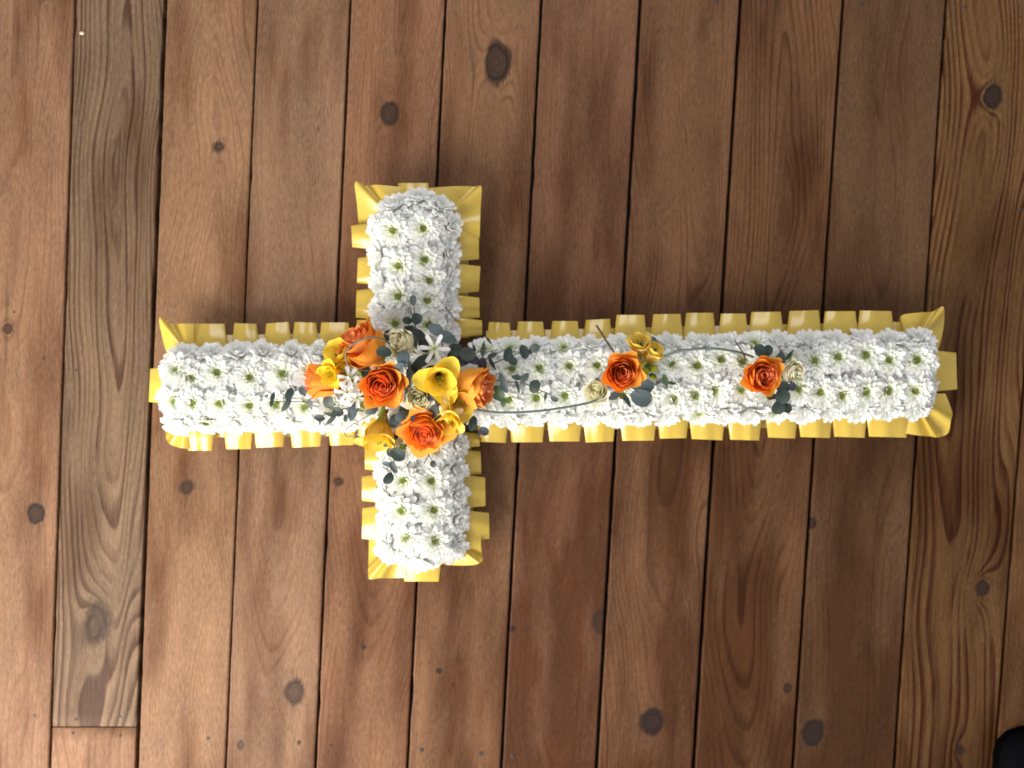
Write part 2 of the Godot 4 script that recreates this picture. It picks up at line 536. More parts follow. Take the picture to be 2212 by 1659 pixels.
func build_cross():
	var cross := thing("floral_cross", "cross of massed white chrysanthemums edged with pleated yellow satin ribbon on the floorboards", "flower cross", on_plane(920, 826))
	cross.position = Vector3.ZERO
	# foam under the flowers
	var st := new_st()
	for bar in [[[360, 790], [2020, 758], [2020, 862], [360, 892]], [[838, 440], [948, 440], [962, 1215], [850, 1215]]]:
		var lo := []
		var hi := []
		for p in bar:
			lo.append(on_plane(p[0], p[1], 0.0005))
			hi.append(on_plane(p[0], p[1], 0.062 if bar[0][0] == 360 else 0.0605))
		for i in 4:
			var k := (i + 1) % 4
			for v in [lo[i], hi[i], hi[k], lo[i], hi[k], lo[k]]:
				st.add_vertex(v)
		for v in [hi[0], hi[3], hi[2], hi[0], hi[2], hi[1]]:
			st.add_vertex(v)
	st.set_smooth_group(-1)
	part("foam_base", done(st), M.foam, cross)
	# ribbon
	var frill := Node3D.new()
	frill.name = "ribbon_frill"
	cross.add_child(frill)
	build_frill(frill)
	# flowers
	for i in 6:
		mums.append(mum_mesh())
	for i in 4:
		full_mums.append(mum_mesh(true))
	mum_center = mum_center_mesh()
	var upper := [[385, 800], [413, 816], [470, 806], [541, 818], [612, 809], [672, 806], [732, 812], [792, 806], [985, 806], [1045, 800], [1105, 798], [1165, 796], [1230, 792], [1290, 790], [1345, 786], [1398, 790], [1449, 787], [1505, 791], [1556, 777], [1602, 784], [1655, 780], [1708, 783], [1759, 781], [1808, 773], [1868, 768], [1917, 779], [1979, 779]]
	var lower := [[380, 864], [418, 869], [477, 870], [541, 875], [600, 872], [660, 876], [720, 874], [785, 872], [985, 866], [1045, 866], [1100, 862], [1160, 858], [1220, 853], [1285, 856], [1345, 852], [1400, 855], [1454, 860], [1501, 853], [1543, 842], [1600, 839], [1662, 846], [1724, 838], [1770, 846], [1817, 853], [1868, 845], [1916, 843], [1975, 843]]
	for p in upper:
		put_mum(cross, p[0], p[1], 0.074, Vector3(0, 0, -0.22), 1.1)
	for p in lower:
		put_mum(cross, p[0], p[1], 0.074, Vector3(0, 0, 0.22), 1.1)
	for p in [[851, 499], [914, 495], [863, 574], [916, 563], [862, 640], [922, 649], [856, 700], [926, 702], [845, 760], [930, 770], [880, 830], [940, 830], [880, 890], [940, 900], [872, 966], [937, 966], [873, 1036], [932, 1038], [870, 1101], [936, 1101], [881, 1161], [939, 1168], [928, 607]]:
		put_mum(cross, p[0], p[1], 0.072 if p[1] == 607 else 0.074, Vector3(-0.22 if p[0] < 895 else 0.22, 0, 0), 1.1)
	# smaller heads filling in between the rows
	for i in 27:
		var x := 385.0 + i * 61.0 + rng.randf_range(-9, 9)
		put_mum(cross, x, 843.0 - (x - 370.0) * 0.0196 + rng.randf_range(-8, 8), 0.070, Vector3.ZERO, 0.85, true)
	for i in 10:
		put_mum(cross, 888.0 + i * 2 + rng.randf_range(-8, 8), 470.0 + i * 75 + rng.randf_range(-9, 9), 0.069, Vector3.ZERO, 0.85, true)
	# the outer rows, turned outward
	for i in 28:
		var x := 398.0 + i * 58.5 + rng.randf_range(-6, 6)
		if x < 775 or x > 1010:
			var mid := 843.0 - (x - 370.0) * 0.0196
			put_mum(cross, x, mid - 70, 0.061, Vector3(0, 0, -1.05), 1.08, rng.randf() < 0.85)
			put_mum(cross, x - 6, mid + 66, 0.061, Vector3(0, 0, 1.05), 1.08, rng.randf() < 0.85)
	for i in 5:
		put_mum(cross, 824.0 + rng.randf_range(-4, 4), 495.0 + i * 57, 0.060, Vector3(-1.05, 0, 0), 1.05, true)
		put_mum(cross, 965.0 + rng.randf_range(-4, 4), 490.0 + i * 57, 0.060, Vector3(1.05, 0, 0), 1.05, true)
		put_mum(cross, 841.0 + rng.randf_range(-4, 4), 965.0 + i * 54, 0.060, Vector3(-1.05, 0, 0), 1.05, true)
		put_mum(cross, 980.0 + rng.randf_range(-4, 4), 960.0 + i * 54, 0.060, Vector3(1.05, 0, 0), 1.05, true)
	for q in [[855, 452, -0.5, -1.3], [905, 436, 0, -1.5], [948, 452, 0.6, -1.2], [866, 1190, -0.6, 1.2], [912, 1206, 0, 1.5], [958, 1186, 0.6, 1.2], [398, 818, -1.3, -0.4], [398, 868, -1.3, 0.3], [416, 900, -1.0, 1.0], [412, 784, -1.0, -1.0], [1990, 747, 0.9, -0.9], [1996, 790, 1.4, -0.2], [1998, 836, 1.4, 0.3], [1986, 872, 0.9, 0.9]]:
		put_mum(cross, q[0], q[1], 0.059, Vector3(q[2], 0, q[3]) * 0.8, 1.05, true)

# ---- ribbon
func pleat(frill: Node3D, ia: Vector2, ib: Vector2, oa: Vector2, ob: Vector2):
	# one box pleat: a convex panel whose two sides fold down and under; ia, ib on the flowers' side, oa, ob at the cut edge
	var prof := [[0.30, -3.2], [0.10, -2.6], [0.012, -1.5], [0.0, -0.9], [0.012, -0.2], [0.14, 0.40], [0.30, 0.80], [0.40, 0.96], [0.5, 1.0], [0.60, 0.96], [0.70, 0.80], [0.86, 0.40], [0.988, -0.2], [1.0, -0.9], [0.988, -1.5], [0.90, -2.6], [0.70, -3.2]]
	var bulge := rng.randf_range(0.002, 0.0065)
	var shift := rng.randf_range(-0.14, 0.14)
	var crease := rng.randf_range(0.25, 0.75)
	var deep := rng.randf_range(-0.0012, 0.0014)
	var drop := rng.randf_range(-0.004, 0.004)
	var wob := rng.randf_range(0.0006, 0.0022)
	var wn := rng.randf_range(6.0, 12.0)
	var rows := []
	var n := 6
	for i in n + 1:
		var t := float(i) / n
		var h := lerpf(0.045, 0.033 + drop, t) + 0.004 * sin(PI * t)
		var row := PackedVector3Array()
		for p in prof:
			var s: float = p[0]
			s = clampf(s + shift * sin(PI * s) * 0.5, 0.0, 1.0)
			var up: float = p[1]
			var y := h + (up * bulge if up > 0.0 else up * 0.001)
			if up > 0.0:
				y += deep * exp(-pow((s - crease) * 9.0, 2.0)) * t + wob * sin(s * wn + crease * 9.0) * (0.3 + 0.7 * t)
			var q := ia.lerp(ib, s).lerp(oa.lerp(ob, s), t)
			row.append(on_plane(q.x, q.y, y))
		rows.append(row)
	var st := new_st()
	add_grid(st, rows)
	part("pleat", done(st), M.ribbon, frill)

func band(frill: Node3D, a: Vector2, b: Vector2, out_dir: Vector2, reach: float):
	# the flat run of ribbon seen in the gaps between pleats
	var rows := [PackedVector3Array(), PackedVector3Array(), PackedVector3Array()]
	var n := int(a.distance_to(b) / 9.0)
	for i in n + 1:
		var p := a.lerp(b, float(i) / n)
		for k in 3:
			var q := p + out_dir * (reach * k / 2.0)
			rows[k].append(on_plane(q.x, q.y, 0.034 - 0.004 * k + 0.0015 * sin(i * 0.9)))
	var st := new_st()
	add_grid(st, rows)
	part("ribbon_band", done(st), M.ribbon, frill)

func corner(frill: Node3D, inner: Vector2, rim: Array):
	# ribbon folded round a corner of the frame: a fan of creases from the flowers out to the cut edge
	var rows := []
	var n := 7
	for i in n + 1:
		var t := float(i) / n
		var row := PackedVector3Array()
		for p in rim:
			var root := inner + (Vector2(p[0], p[1]) - inner) * 0.12
			var q := root.lerp(Vector2(p[0], p[1]), t)
			row.append(on_plane(q.x, q.y, lerpf(0.046, p[2], t) + 0.003 * sin(PI * t)))
		var fine := PackedVector3Array()
		for k in row.size() - 1:
			for m in 4:
				fine.append(row[k].cubic_interpolate(row[k + 1], row[maxi(k - 1, 0)], row[mini(k + 2, row.size() - 1)], m / 4.0))
		fine.append(row[row.size() - 1])
		rows.append(fine)
	var st := new_st()
	add_grid(st, rows)
	part("corner_fold", done(st), M.ribbon, frill)

func build_frill(frill: Node3D):
	# pleats along edges that run across: start, end, cut edge; the flowers lie below (+1) or above (-1) it
	var across := [
		[1, [[417, 487, 700], [504, 556, 699], [573, 626, 697], [634, 685, 696], [692, 755, 695], [769, 812, 693], [858, 927, 396], [1054, 1103, 696], [1117, 1175, 694], [1191, 1250, 693], [1263, 1320, 690], [1330, 1394, 680], [1409, 1472, 679], [1480, 1543, 677], [1555, 1613, 677], [1621, 1689, 673], [1703, 1771, 671], [1780, 1850, 673], [1855, 1928, 671]]],
		[-1, [[404, 460, 973], [486, 544, 969], [551, 614, 966], [629, 694, 966], [711, 766, 961], [776, 828, 962], [871, 950, 1255], [1034, 1095, 956], [1103, 1174, 955], [1185, 1254, 955], [1263, 1327, 954], [1342, 1415, 952], [1423, 1485, 946], [1492, 1563, 950], [1575, 1642, 951], [1657, 1720, 946], [1727, 1795, 945], [1800, 1870, 944], [1875, 1960, 944]]]]
	for run in across:
		for p in run[1]:
			var d: float = 62.0 * run[0]
			pleat(frill, Vector2(p[0] - 5, p[2] + d), Vector2(p[1] + 5, p[2] + d), Vector2(p[0] + 2, p[2] + rng.randf_range(-2, 2)), Vector2(p[1] - 2, p[2] + rng.randf_range(-2, 2)))
	# pleats along edges that run down: start, end, cut edge; the flowers lie right (+1) or left (-1) of it
	var down := [
		[1, [[485, 536, 760], [555, 613, 771], [625, 688, 770], [963, 1016, 789], [1027, 1084, 783], [1095, 1166, 783], [794, 870, 323]]],
		[-1, [[488, 562, 1034], [573, 632, 1036], [641, 688, 1037], [690, 726, 1040], [935, 966, 1036], [973, 1026, 1038], [1029, 1095, 1047], [1106, 1166, 1057], [760, 843, 2066]]]]
	for run in down:
		for p in run[1]:
			var d: float = 62.0 * run[0]
			pleat(frill, Vector2(p[2] + d, p[0] - 5), Vector2(p[2] + d, p[1] + 5), Vector2(p[2] + rng.randf_range(-2, 2), p[0] + 2), Vector2(p[2] + rng.randf_range(-2, 2), p[1] - 2))
	for b in [[400, 752, 790, 746, 0, -1], [1050, 742, 1950, 722, 0, -1], [400, 918, 820, 914, 0, 1], [1020, 902, 1960, 895, 0, 1]]:
		band(frill, Vector2(b[0], b[1]), Vector2(b[2], b[3]), Vector2(b[4], b[5]), 27.0)
	for b in [[822, 470, 822, 700, -1, 0], [985, 470, 985, 730, 1, 0], [838, 950, 836, 1180, -1, 0], [990, 940, 998, 1180, 1, 0]]:
		band(frill, Vector2(b[0], b[1]), Vector2(b[2], b[3]), Vector2(b[4], b[5]), 27.0)
	corner(frill, Vector2(868, 490), [[775, 487, 0.030], [771, 440, 0.036], [767, 393, 0.050], [790, 401, 0.036], [812, 399, 0.045], [868, 404, 0.040]])
	corner(frill, Vector2(940, 490), [[925, 406, 0.040], [985, 402, 0.044], [1025, 403, 0.036], [1040, 404, 0.048], [1038, 450, 0.038], [1037, 486, 0.045], [1036, 515, 0.034]])
	corner(frill, Vector2(880, 1150), [[797, 1165, 0.034], [796, 1215, 0.038], [795, 1232, 0.050], [797, 1251, 0.034], [818, 1249, 0.048], [842, 1249, 0.036], [876, 1248, 0.040]])
	corner(frill, Vector2(945, 1150), [[946, 1216, 0.044], [975, 1221, 0.036], [1020, 1221, 0.044], [1036, 1216, 0.052], [1043, 1208, 0.036], [1039, 1180, 0.044], [1040, 1130, 0.034]])
	corner(frill, Vector2(420, 780), [[360, 762, 0.034], [352, 735, 0.036], [344, 686, 0.052], [368, 699, 0.036], [392, 699, 0.045], [418, 699, 0.040]])
	corner(frill, Vector2(415, 880), [[355, 905, 0.034], [357, 930, 0.040], [359, 948, 0.050], [368, 960, 0.036], [392, 968, 0.046], [415, 970, 0.036]])
	corner(frill, Vector2(1960, 770), [[1942, 690, 0.036], [1950, 680, 0.046], [1985, 675, 0.048], [2015, 673, 0.036], [2037, 662, 0.050], [2040, 690, 0.038], [2034, 730, 0.044], [2024, 765, 0.036]])
	corner(frill, Vector2(1965, 850), [[1955, 936, 0.036], [1985, 941, 0.042], [2012, 943, 0.034], [2022, 945, 0.048], [2034, 943, 0.034], [2049, 934, 0.038], [2054, 908, 0.050], [2057, 890, 0.036], [2042, 850, 0.042]])

# ------------------------------------------------------------------ roses
func rose_petal(wrap: float, radius: float, tall: float, flare: float, roll_out: float, twist: float, ruffle: float, inner: Color, outer: Color) -> ArrayMesh:
	var rows := []
	var cols := []
	var nu := 10
	var nv := 8
	var ph := rng.randf() * TAU
	var notch := rng.randf_range(-0.05, 0.09)
	for j in nv + 1:
		var row := PackedVector3Array()
		var crow := []
		for i in nu + 1:
			var u := 2.0 * i / nu - 1.0
			var top := 1.0 - 0.24 * pow(absf(u), 2.6) - notch * exp(-u * u * 22.0) + 0.03 * sin(u * 9.0 + ph) + 0.015 * sin(u * 23.0 + ph * 3.0)
			var v := top * j / nv
			var a := u * wrap * (0.5 + 0.5 * smoothstep(0.0, 0.45, v))
			var r := radius * (0.34 + 0.66 * smoothstep(-0.05, 0.5, v)) * (1.0 + twist * u)
			r += flare * smoothstep(0.35, 1.0, v)
			var curl := maxf(0.0, v - 0.72) / 0.28
			r += roll_out * (curl + 0.35 * curl * curl) * (0.8 + 0.35 * sin(u * 2.0 + ph))
			r += ruffle * sin(u * 6.0 + ph) * v * v * v
			var y := tall * v - roll_out * 0.75 * curl * curl + ruffle * 0.6 * cos(u * 5.0 + ph * 2.0) * v * v
			row.append(Vector3(sin(a) * r, y, cos(a) * r))
			crow.append(inner.lerp(outer, smoothstep(0.3, 1.0, v + 0.12 * absf(u))))
		rows.append(row)
		cols.append(crow)
	var st := new_st()
	add_grid(st, rows, cols)
	return done(st)

func make_rose(label: String, px: float, py: float, h: float, axis: Vector3, size: float, open: float, count: int, group: String, kind := "rose", mat: Material = null, stretch := 1.0) -> Node3D:
	var cream := kind == "spray_rose"
	var b := upright(axis, rng.randf() * TAU) * Basis.from_scale(Vector3(size, size * stretch, size))
	var root := thing(kind, label, "rose", on_plane(px, py, h) - axis.normalized() * 0.024 * size * stretch, group)
	root.basis = b
	for i in count:
		var k := float(i) / (count - 1)
		var inner: Color
		var outer: Color
		if cream:
			inner = Color(0.80, 0.75, 0.42)
			outer = Color(0.92, 0.90, 0.72).lerp(Color(0.94, 0.91, 0.80), k)
		else:
			inner = Color(0.92, 0.36, 0.14).lerp(Color(0.89, 0.40, 0.055), k)
			outer = Color(0.93, 0.38, 0.16).lerp(Color(0.90, 0.41, 0.06), smoothstep(0.15, 0.85, k))
		var radius := lerpf(0.0022, 0.0235, pow(k, 0.72)) * rng.randf_range(0.96, 1.04)
		var tall := lerpf(0.0475, 0.045, k) - 0.010 * open * smoothstep(0.72, 1.0, k)
		var wrap := lerpf(2.5, 1.0, pow(k, 0.5)) + rng.randf_range(-0.1, 0.1)
		var flare := 0.009 * open * smoothstep(0.6, 1.0, k)
		var rollo := (0.0012 + 0.0100 * open * smoothstep(0.68, 1.0, k)) * rng.randf_range(0.6, 1.4)
		var tw := lerpf(0.30, 0.06, k)
		var ruf := lerpf(0.0003, 0.0034, k)
		var mesh := rose_petal(wrap, radius, tall, flare, rollo, tw, ruf, inner, outer)
		part("petal", mesh, mat if mat else M.rose, root, Transform3D(Basis(Vector3.UP, i * 2.39996 + rng.randf_range(-0.2, 0.2)), Vector3(0, -0.001 * k, 0)))
	var st := new_st()
	add_tube(st, PackedVector3Array([Vector3(0, -0.012, 0), Vector3(0, -0.007, 0), Vector3(0, -0.002, 0), Vector3(0, 0.004, 0)]), PackedFloat32Array([0.0025, 0.0035, 0.007, 0.0085]), 8)
	for s in 5:
		var a := s * TAU / 5
		var d := Vector3(cos(a), 0, sin(a))
		var e := Vector3(-sin(a), 0, cos(a))
		var rows := []
		for t in 5:
			var f := t / 4.0
			var c := d * (0.007 + 0.017 * f) + Vector3(0, 0.001 + 0.010 * f - 0.012 * f * f, 0)
			var w := 0.0035 * (1.0 - f) + 0.0003
			rows.append(PackedVector3Array([c - e * w, c + Vector3(0, 0.0006, 0), c + e * w]))
		add_grid(st, rows)
	part("calyx", done(st), M.green, root)
	return root

func build_roses():
	var g := "orange roses of the cross"
	make_rose("large open orange rose facing up at the heart of the flower spray", 828, 826, 0.150, Vector3(0.02, 1, 0.28), 1.02, 0.5, 26, g)
	make_rose("orange rose lying on its side, circled by a loop of grass, above the open one", 788, 752, 0.122, Vector3(-0.62, 0.62, -0.62), 1.22, 0.25, 24, g)
	make_rose("plain orange rose on its side, its rim towards the short arm, beside white florets", 704, 822, 0.112, Vector3(-1, 0.30, 0.02), 0.96, 0.12, 24, g, "rose", M.rose, 1.3)
	make_rose("orange rose seen from its side beside the open yellow freesia, facing the long arm", 1016, 836, 0.118, Vector3(1, 0.42, 0.16), 1.12, 0.22, 24, g, "rose", M.rose, 1.15)
	make_rose("broad orange rose below the cream spray rose, at the foot of the spray", 919, 925, 0.118, Vector3(0.03, 1, 0.55), 1.0, 0.7, 26, g)
	make_rose("orange rose with yellow freesia buds and big blue-grey leaves on the long arm", 1344, 803, 0.116, Vector3(-0.06, 1, 0.08), 0.9, 0.5, 26, g)
	make_rose("orange rose with small dark leaves below it, near the far end of the long arm", 1646, 810, 0.114, Vector3(0.05, 1, 0.02), 0.9, 0.45, 26, g)
	var s := "cream spray roses of the cross"
	make_rose("cream spray rose between the large open orange rose and yellow freesia", 903, 858, 0.134, Vector3(0.1, 1, 0.2), 0.66, 0.5, 17, s, "spray_rose", M.cream)
	make_rose("pale cream spray rose above the large orange rose, among dark eucalyptus", 868, 742, 0.125, Vector3(-0.35, 0.8, -0.2), 0.78, 0.3, 15, s, "spray_rose", M.cream)
	make_rose("greenish cream spray rose touching the rose with big blue-grey leaves", 1291, 842, 0.099, Vector3(-0.3, 1, 0.3), 0.66, 0.3, 15, s, "spray_rose", M.cream)
	make_rose("cream spray rose touching the last orange rose of the long arm", 1711, 803, 0.100, Vector3(0.35, 1, 0.15), 0.62, 0.3, 15, s, "spray_rose", M.cream)

# ------------------------------------------------------------------ freesias
func freesia_bloom(parent: Node3D, px: float, py: float, h: float, axis: Vector3, size: float, open: float, pale: float, roll := 0.0):
	var xf := Transform3D(upright(axis, roll) * Basis.from_scale(Vector3.ONE * size), on_plane(px, py, h) - axis.normalized() * 0.020 * size - parent.position)
	for k in 6:
		var rows := []
		var cols := []
		var outer := k % 2 == 0
		var op := open * (1.15 if outer else 0.5)
		var n := 8
		var ph := rng.randf_range(-0.15, 0.15)
		for j in n + 1:
			var t := float(j) / n
			var f := smoothstep(0.35, 1.0, t)
			var r := 0.0022 + 0.0060 * smoothstep(0.1, 0.6, t) + op * 0.019 * f * f
			var y := 0.044 * t - op * 0.012 * f * f * f
			var w := 0.0022 + 0.0125 * pow(sin(PI * clampf((t - 0.2) / 0.84, 0.0, 1.0)), 0.75) * (1.0 if t < 0.99 else 0.8)
			var row := PackedVector3Array()
			var crow := []
			for i in 7:
				var u := i / 3.0 - 1.0
				var cup := u * u * w * (0.55 if f > 0.2 else 0.2)
				row.append(Vector3(u * w, y + cup * op * 0.6, r - cup * (1.0 - op * 0.5) + ph * 0.002))
				var c := Color(0.88, 0.60, 0.02).lerp(Color(0.90, 0.72, 0.07), t)
				c = c.lerp(Color(0.86, 0.74, 0.40), pale * (1.0 if outer else 0.4) * (1.0 - 0.5 * absf(u)) * smoothstep(0.1, 0.6, t))
				if t < 0.3:
					c = c.lerp(Color(0.5, 0.38, 0.03), 0.6)
				crow.append(c)
			rows.append(row)
			cols.append(crow)
		var st := new_st()
		add_grid(st, rows, cols)
		part("petal", done(st), M.freesia, parent, xf * Transform3D(Basis(Vector3.UP, k * TAU / 6 + ph), Vector3.ZERO))
	var tube := new_st()
	add_tube(tube, PackedVector3Array([Vector3(0, -0.020, 0), Vector3(0, -0.008, 0), Vector3(0, 0.004, 0), Vector3(0, 0.012, 0)]), PackedFloat32Array([0.0016, 0.002, 0.0030, 0.0044]), 7)
	part("flower_tube", done(tube), M.lime, parent, xf)
	if open > 0.5:
		var sm := new_st()
		for k in 3:
			var a := k * TAU / 3
			add_tube(sm, PackedVector3Array([Vector3(0, 0.01, 0), Vector3(cos(a) * 0.003, 0.026, sin(a) * 0.003), Vector3(cos(a) * 0.004, 0.034, sin(a) * 0.004)]), PackedFloat32Array([0.0005, 0.0006, 0.0012]), 5)
		part("stamens", done(sm), M.lime, parent, xf)

func freesia_bud(parent: Node3D, px: float, py: float, h: float, axis: Vector3, long: float, thick: float, c0: Color, c1: Color):
	var rows := []
	var cols := []
	for j in 9:
		var t := j / 8.0
		var r := thick * (0.22 + 0.78 * pow(sin(PI * clampf(0.08 + t * 0.9, 0.0, 1.0)), 0.8)) * (1.0 if j < 8 else 0.2)
		var row := PackedVector3Array()
		var crow := []
		for k in 10:
			var a := TAU * k / 9.0
			var ridge := 1.0 + 0.10 * cos(a * 3.0)
			row.append(Vector3(cos(a) * r * ridge, long * (t - 0.5), sin(a) * r * ridge))
			crow.append(c0.lerp(c1, smoothstep(0.1, 0.7, t)))
		rows.append(row)
		cols.append(crow)
	var st := new_st()
	add_grid(st, rows, cols)
	part("bud", done(st), M.freesia, parent, Transform3D(upright(axis, rng.randf() * TAU), on_plane(px, py, h) - parent.position))

func build_freesias():
	var g := "yellow freesias of the cross"
	var yl := Color(0.86, 0.62, 0.03)
	var cr := Color(0.86, 0.75, 0.44)
	var lm := Color(0.28, 0.32, 0.03)
	var f := thing("freesia", "wide open yellow freesia with dark throat in the middle of the spray", "freesia", on_plane(950, 812, 0.10), g)
	freesia_bloom(f, 949, 816, 0.140, Vector3(0.16, 1, 0.25), 1.25, 1.0, 0.1, 0.5)
	f = thing("freesia", "cluster of yellow freesia petals and cream buds under the open freesia", "freesia", on_plane(975, 870, 0.10), g)
	freesia_bloom(f, 987, 861, 0.124, Vector3(0.35, 0.8, 0.35), 1.2, 0.85, 0.3, 0.2)
	freesia_bloom(f, 968, 896, 0.122, Vector3(-0.05, 0.75, 0.75), 1.15, 0.75, 0.3, 0.9)
	freesia_bud(f, 962, 868, 0.138, Vector3(-0.3, 0.5, -0.9), 0.026, 0.0062, cr, cr)
	freesia_bud(f, 961, 893, 0.136, Vector3(-0.5, 0.4, -0.9), 0.028, 0.0058, yl, cr)
	freesia_bud(f, 988, 889, 0.134, Vector3(0.9, 0.4, -0.3), 0.020, 0.0060, yl, cr)
	freesia_bud(f, 983, 829, 0.130, Vector3(1, 0.3, 0), 0.018, 0.0055, cr, cr)
	f = thing("freesia", "pale yellow freesia trumpet pointing down over the ribbon beside the lowest rose of the spray", "freesia", on_plane(820, 910, 0.09), g)
	freesia_bloom(f, 820, 930, 0.100, Vector3(-0.10, 0.5, 1), 1.4, 0.8, 0.55, 0.3)
	f = thing("freesia", "bright yellow freesias tucked between two orange roses on the short arm side of the spray", "freesia", on_plane(740, 790, 0.09), g)
	freesia_bloom(f, 745, 775, 0.122, Vector3(-0.5, 0.75, -0.6), 1.25, 0.75, 0.1, 0.1)
	freesia_bloom(f, 722, 804, 0.136, Vector3(-0.5, 0.85, 0.25), 0.9, 0.8, 0.0, 0.7)
	freesia_bloom(f, 772, 779, 0.112, Vector3(0.2, 0.9, -0.2), 0.8, 0.5, 0.0, 0.7)
	freesia_bud(f, 712, 785, 0.122, Vector3(-1, 0.2, 0.05), 0.026, 0.0068, yl, cr)
	f = thing("freesia", "two half open yellow freesia buds and green buds beside the rose on the long arm", "freesia", on_plane(1385, 790, 0.09), g)
	freesia_bloom(f, 1382, 752, 0.106, Vector3(-0.15, 0.8, -0.8), 0.95, 0.6, 0.85, 0.4)
	freesia_bloom(f, 1404, 769, 0.104, Vector3(0.45, 0.7, -0.7), 0.9, 0.5, 0.7, 0.1)
	freesia_bud(f, 1394, 803, 0.112, Vector3(-0.2, 1, 0.2), 0.018, 0.0058, lm, lm * 1.2)
	freesia_bud(f, 1411, 796, 0.110, Vector3(0.6, 0.8, -0.2), 0.017, 0.0052, lm * 0.6, lm)
	freesia_bud(f, 1411, 814, 0.106, Vector3(0.4, 0.7, 0.4), 0.015, 0.0042, lm * 0.5, lm * 0.7)

# ------------------------------------------------------------------ small white florets
func floret(parent: Node3D, px: float, py: float, h: float, axis: Vector3, size: float, curl: float):
	var xf := Transform3D(upright(axis, rng.randf() * TAU) * Basis.from_scale(Vector3.ONE * size), on_plane(px, py, h) - parent.position)
	for k in 6:
		var rows := []
		var cols := []
		for j in 8:
			var t := j / 7.0
			var r := 0.0015 + 0.021 * sin(t * (1.35 + curl)) / sin(minf(1.35 + curl, PI / 2)) * (1.0 if curl < 0.5 else 0.8)
			var y := 0.009 * t - curl * 0.016 * t * t
			var w := 0.0009 + 0.0022 * sin(PI * clampf(t * 0.94 + 0.04, 0, 1))
			rows.append(PackedVector3Array([Vector3(-w, y + 0.0008, r), Vector3(0, y - 0.0004, r), Vector3(w, y + 0.0008, r)]))
			var c := Color(0.62, 0.68, 0.40).lerp(Color(0.84, 0.81, 0.82), smoothstep(0.0, 0.35, t))
			cols.append([c, c, c])
		var st := new_st()
		add_grid(st, rows, cols)
		part("petal", done(st), M.petal, parent, xf * Transform3D(Basis(Vector3.UP, k * TAU / 6 + rng.randf_range(-0.2, 0.2)) * Basis(Vector3.RIGHT, rng.randf_range(-0.25, 0.25)), Vector3.ZERO))
	var sm := new_st()
	add_tube(sm, PackedVector3Array([Vector3(0, -0.012, 0), Vector3(0, 0, 0), Vector3(0, 0.004, 0)]), PackedFloat32Array([0.0012, 0.0022, 0.0012]), 6)
	part("flower_tube", done(sm), M.lime, parent, xf)

func build_florets():
	var f := thing("white_floret", "thin star-shaped white floret among dark eucalyptus above the open freesia", "flower", on_plane(938, 755, 0.11))
	floret(f, 938, 753, 0.142, Vector3(0.05, 1, 0.1), 0.95, 0.3)
	f = thing("white_floret", "cluster of curled white florets beside the large open orange rose", "flower", on_plane(756, 840, 0.11))
	floret(f, 754, 816, 0.156, Vector3(0.1, 1, -0.3), 0.9, 0.75)
	floret(f, 749, 849, 0.152, Vector3(-0.3, 1, 0.3), 0.95, 0.75)
	floret(f, 770, 857, 0.15, Vector3(0.4, 1, 0.4), 0.95, 0.7)
	floret(f, 763, 834, 0.156, Vector3(0.2, 1, 0), 0.85, 0.6)

# ------------------------------------------------------------------ eucalyptus and other leaves
var leaf_shapes := {}
func leaf_mesh(shape: int) -> Mesh:
	if leaf_shapes.has(shape):
		return leaf_shapes[shape]
	# unit length along +z, unit width along x; 0 round, 1 oval, 2 slim, 3 three-lobed
	var rows := []
	var n := 9
	for j in n + 1:
		var t := float(j) / n
		var w: float
		if shape == 0:
			w = sqrt(maxf(0.0, 1.0 - pow(2.0 * t - 1.0, 2.0))) * (0.92 + 0.12 * t)
		elif shape == 1:
			w = pow(sin(PI * pow(t, 0.85)), 0.8)
		elif shape == 2:
			w = sin(PI * pow(t, 0.8)) * (1.0 - 0.25 * t)
		else:
			w = sin(PI * pow(t, 0.6)) * (0.75 + 0.35 * absf(sin(t * 7.2)))
		w = maxf(w, 0.03)
		var row := PackedVector3Array()
		for i in 7:
			var u := i / 3.0 - 1.0
			row.append(Vector3(u * w * 0.5, 0.16 * absf(u) * w * 0.5 + 0.10 * sin(PI * t) - 0.10 * t * t, t - 0.5))
		rows.append(row)
	var st := new_st()
	add_grid(st, rows)
	leaf_shapes[shape] = done(st)
	return leaf_shapes[shape]

func leaf(parent: Node3D, px: float, py: float, long: float, wide: float, angle: float, h: float, tone: int, shape := 0):
	# angle: heading of the tip in the picture plane, 0 towards +x, 90 towards +z
	var a := deg_to_rad(angle)
	var f := Vector3(cos(a), rng.randf_range(-0.25, 0.25), sin(a)).normalized()
	var n := (Vector3.UP + Vector3(rng.randf_range(-0.3, 0.3), 0, rng.randf_range(-0.3, 0.3))).normalized()
	var x := n.cross(f).normalized()
	var b := Basis(x * wide * 0.00066, f.cross(x) * wide * 0.00066, f * long * 0.00066)
	var mat: Material = M.leaf[tone] if tone < 4 else M.ivy
	part("leaf", leaf_mesh(shape), mat, parent, Transform3D(b, on_plane(px, py, h) - parent.position))

func stem(parent: Node3D, pts: Array, thick := 0.0009, mat: Material = null):
	var w := []
	for p in pts:
		w.append(on_plane(p[0], p[1], p[2]) - parent.position)
	var path := curve(w, 5)
	var rad := PackedFloat32Array()
	for i in path.size():
		rad.append(thick * (1.0 - 0.45 * i / path.size()))
	var st := new_st()
	add_tube(st, path, rad, 6)
	part("stem", done(st), mat if mat else M.twig, parent)

func c1(x: float, y: float) -> Vector2:
	return Vector2(610.0 + x * 0.2757, 610.0 + y * 0.2757)

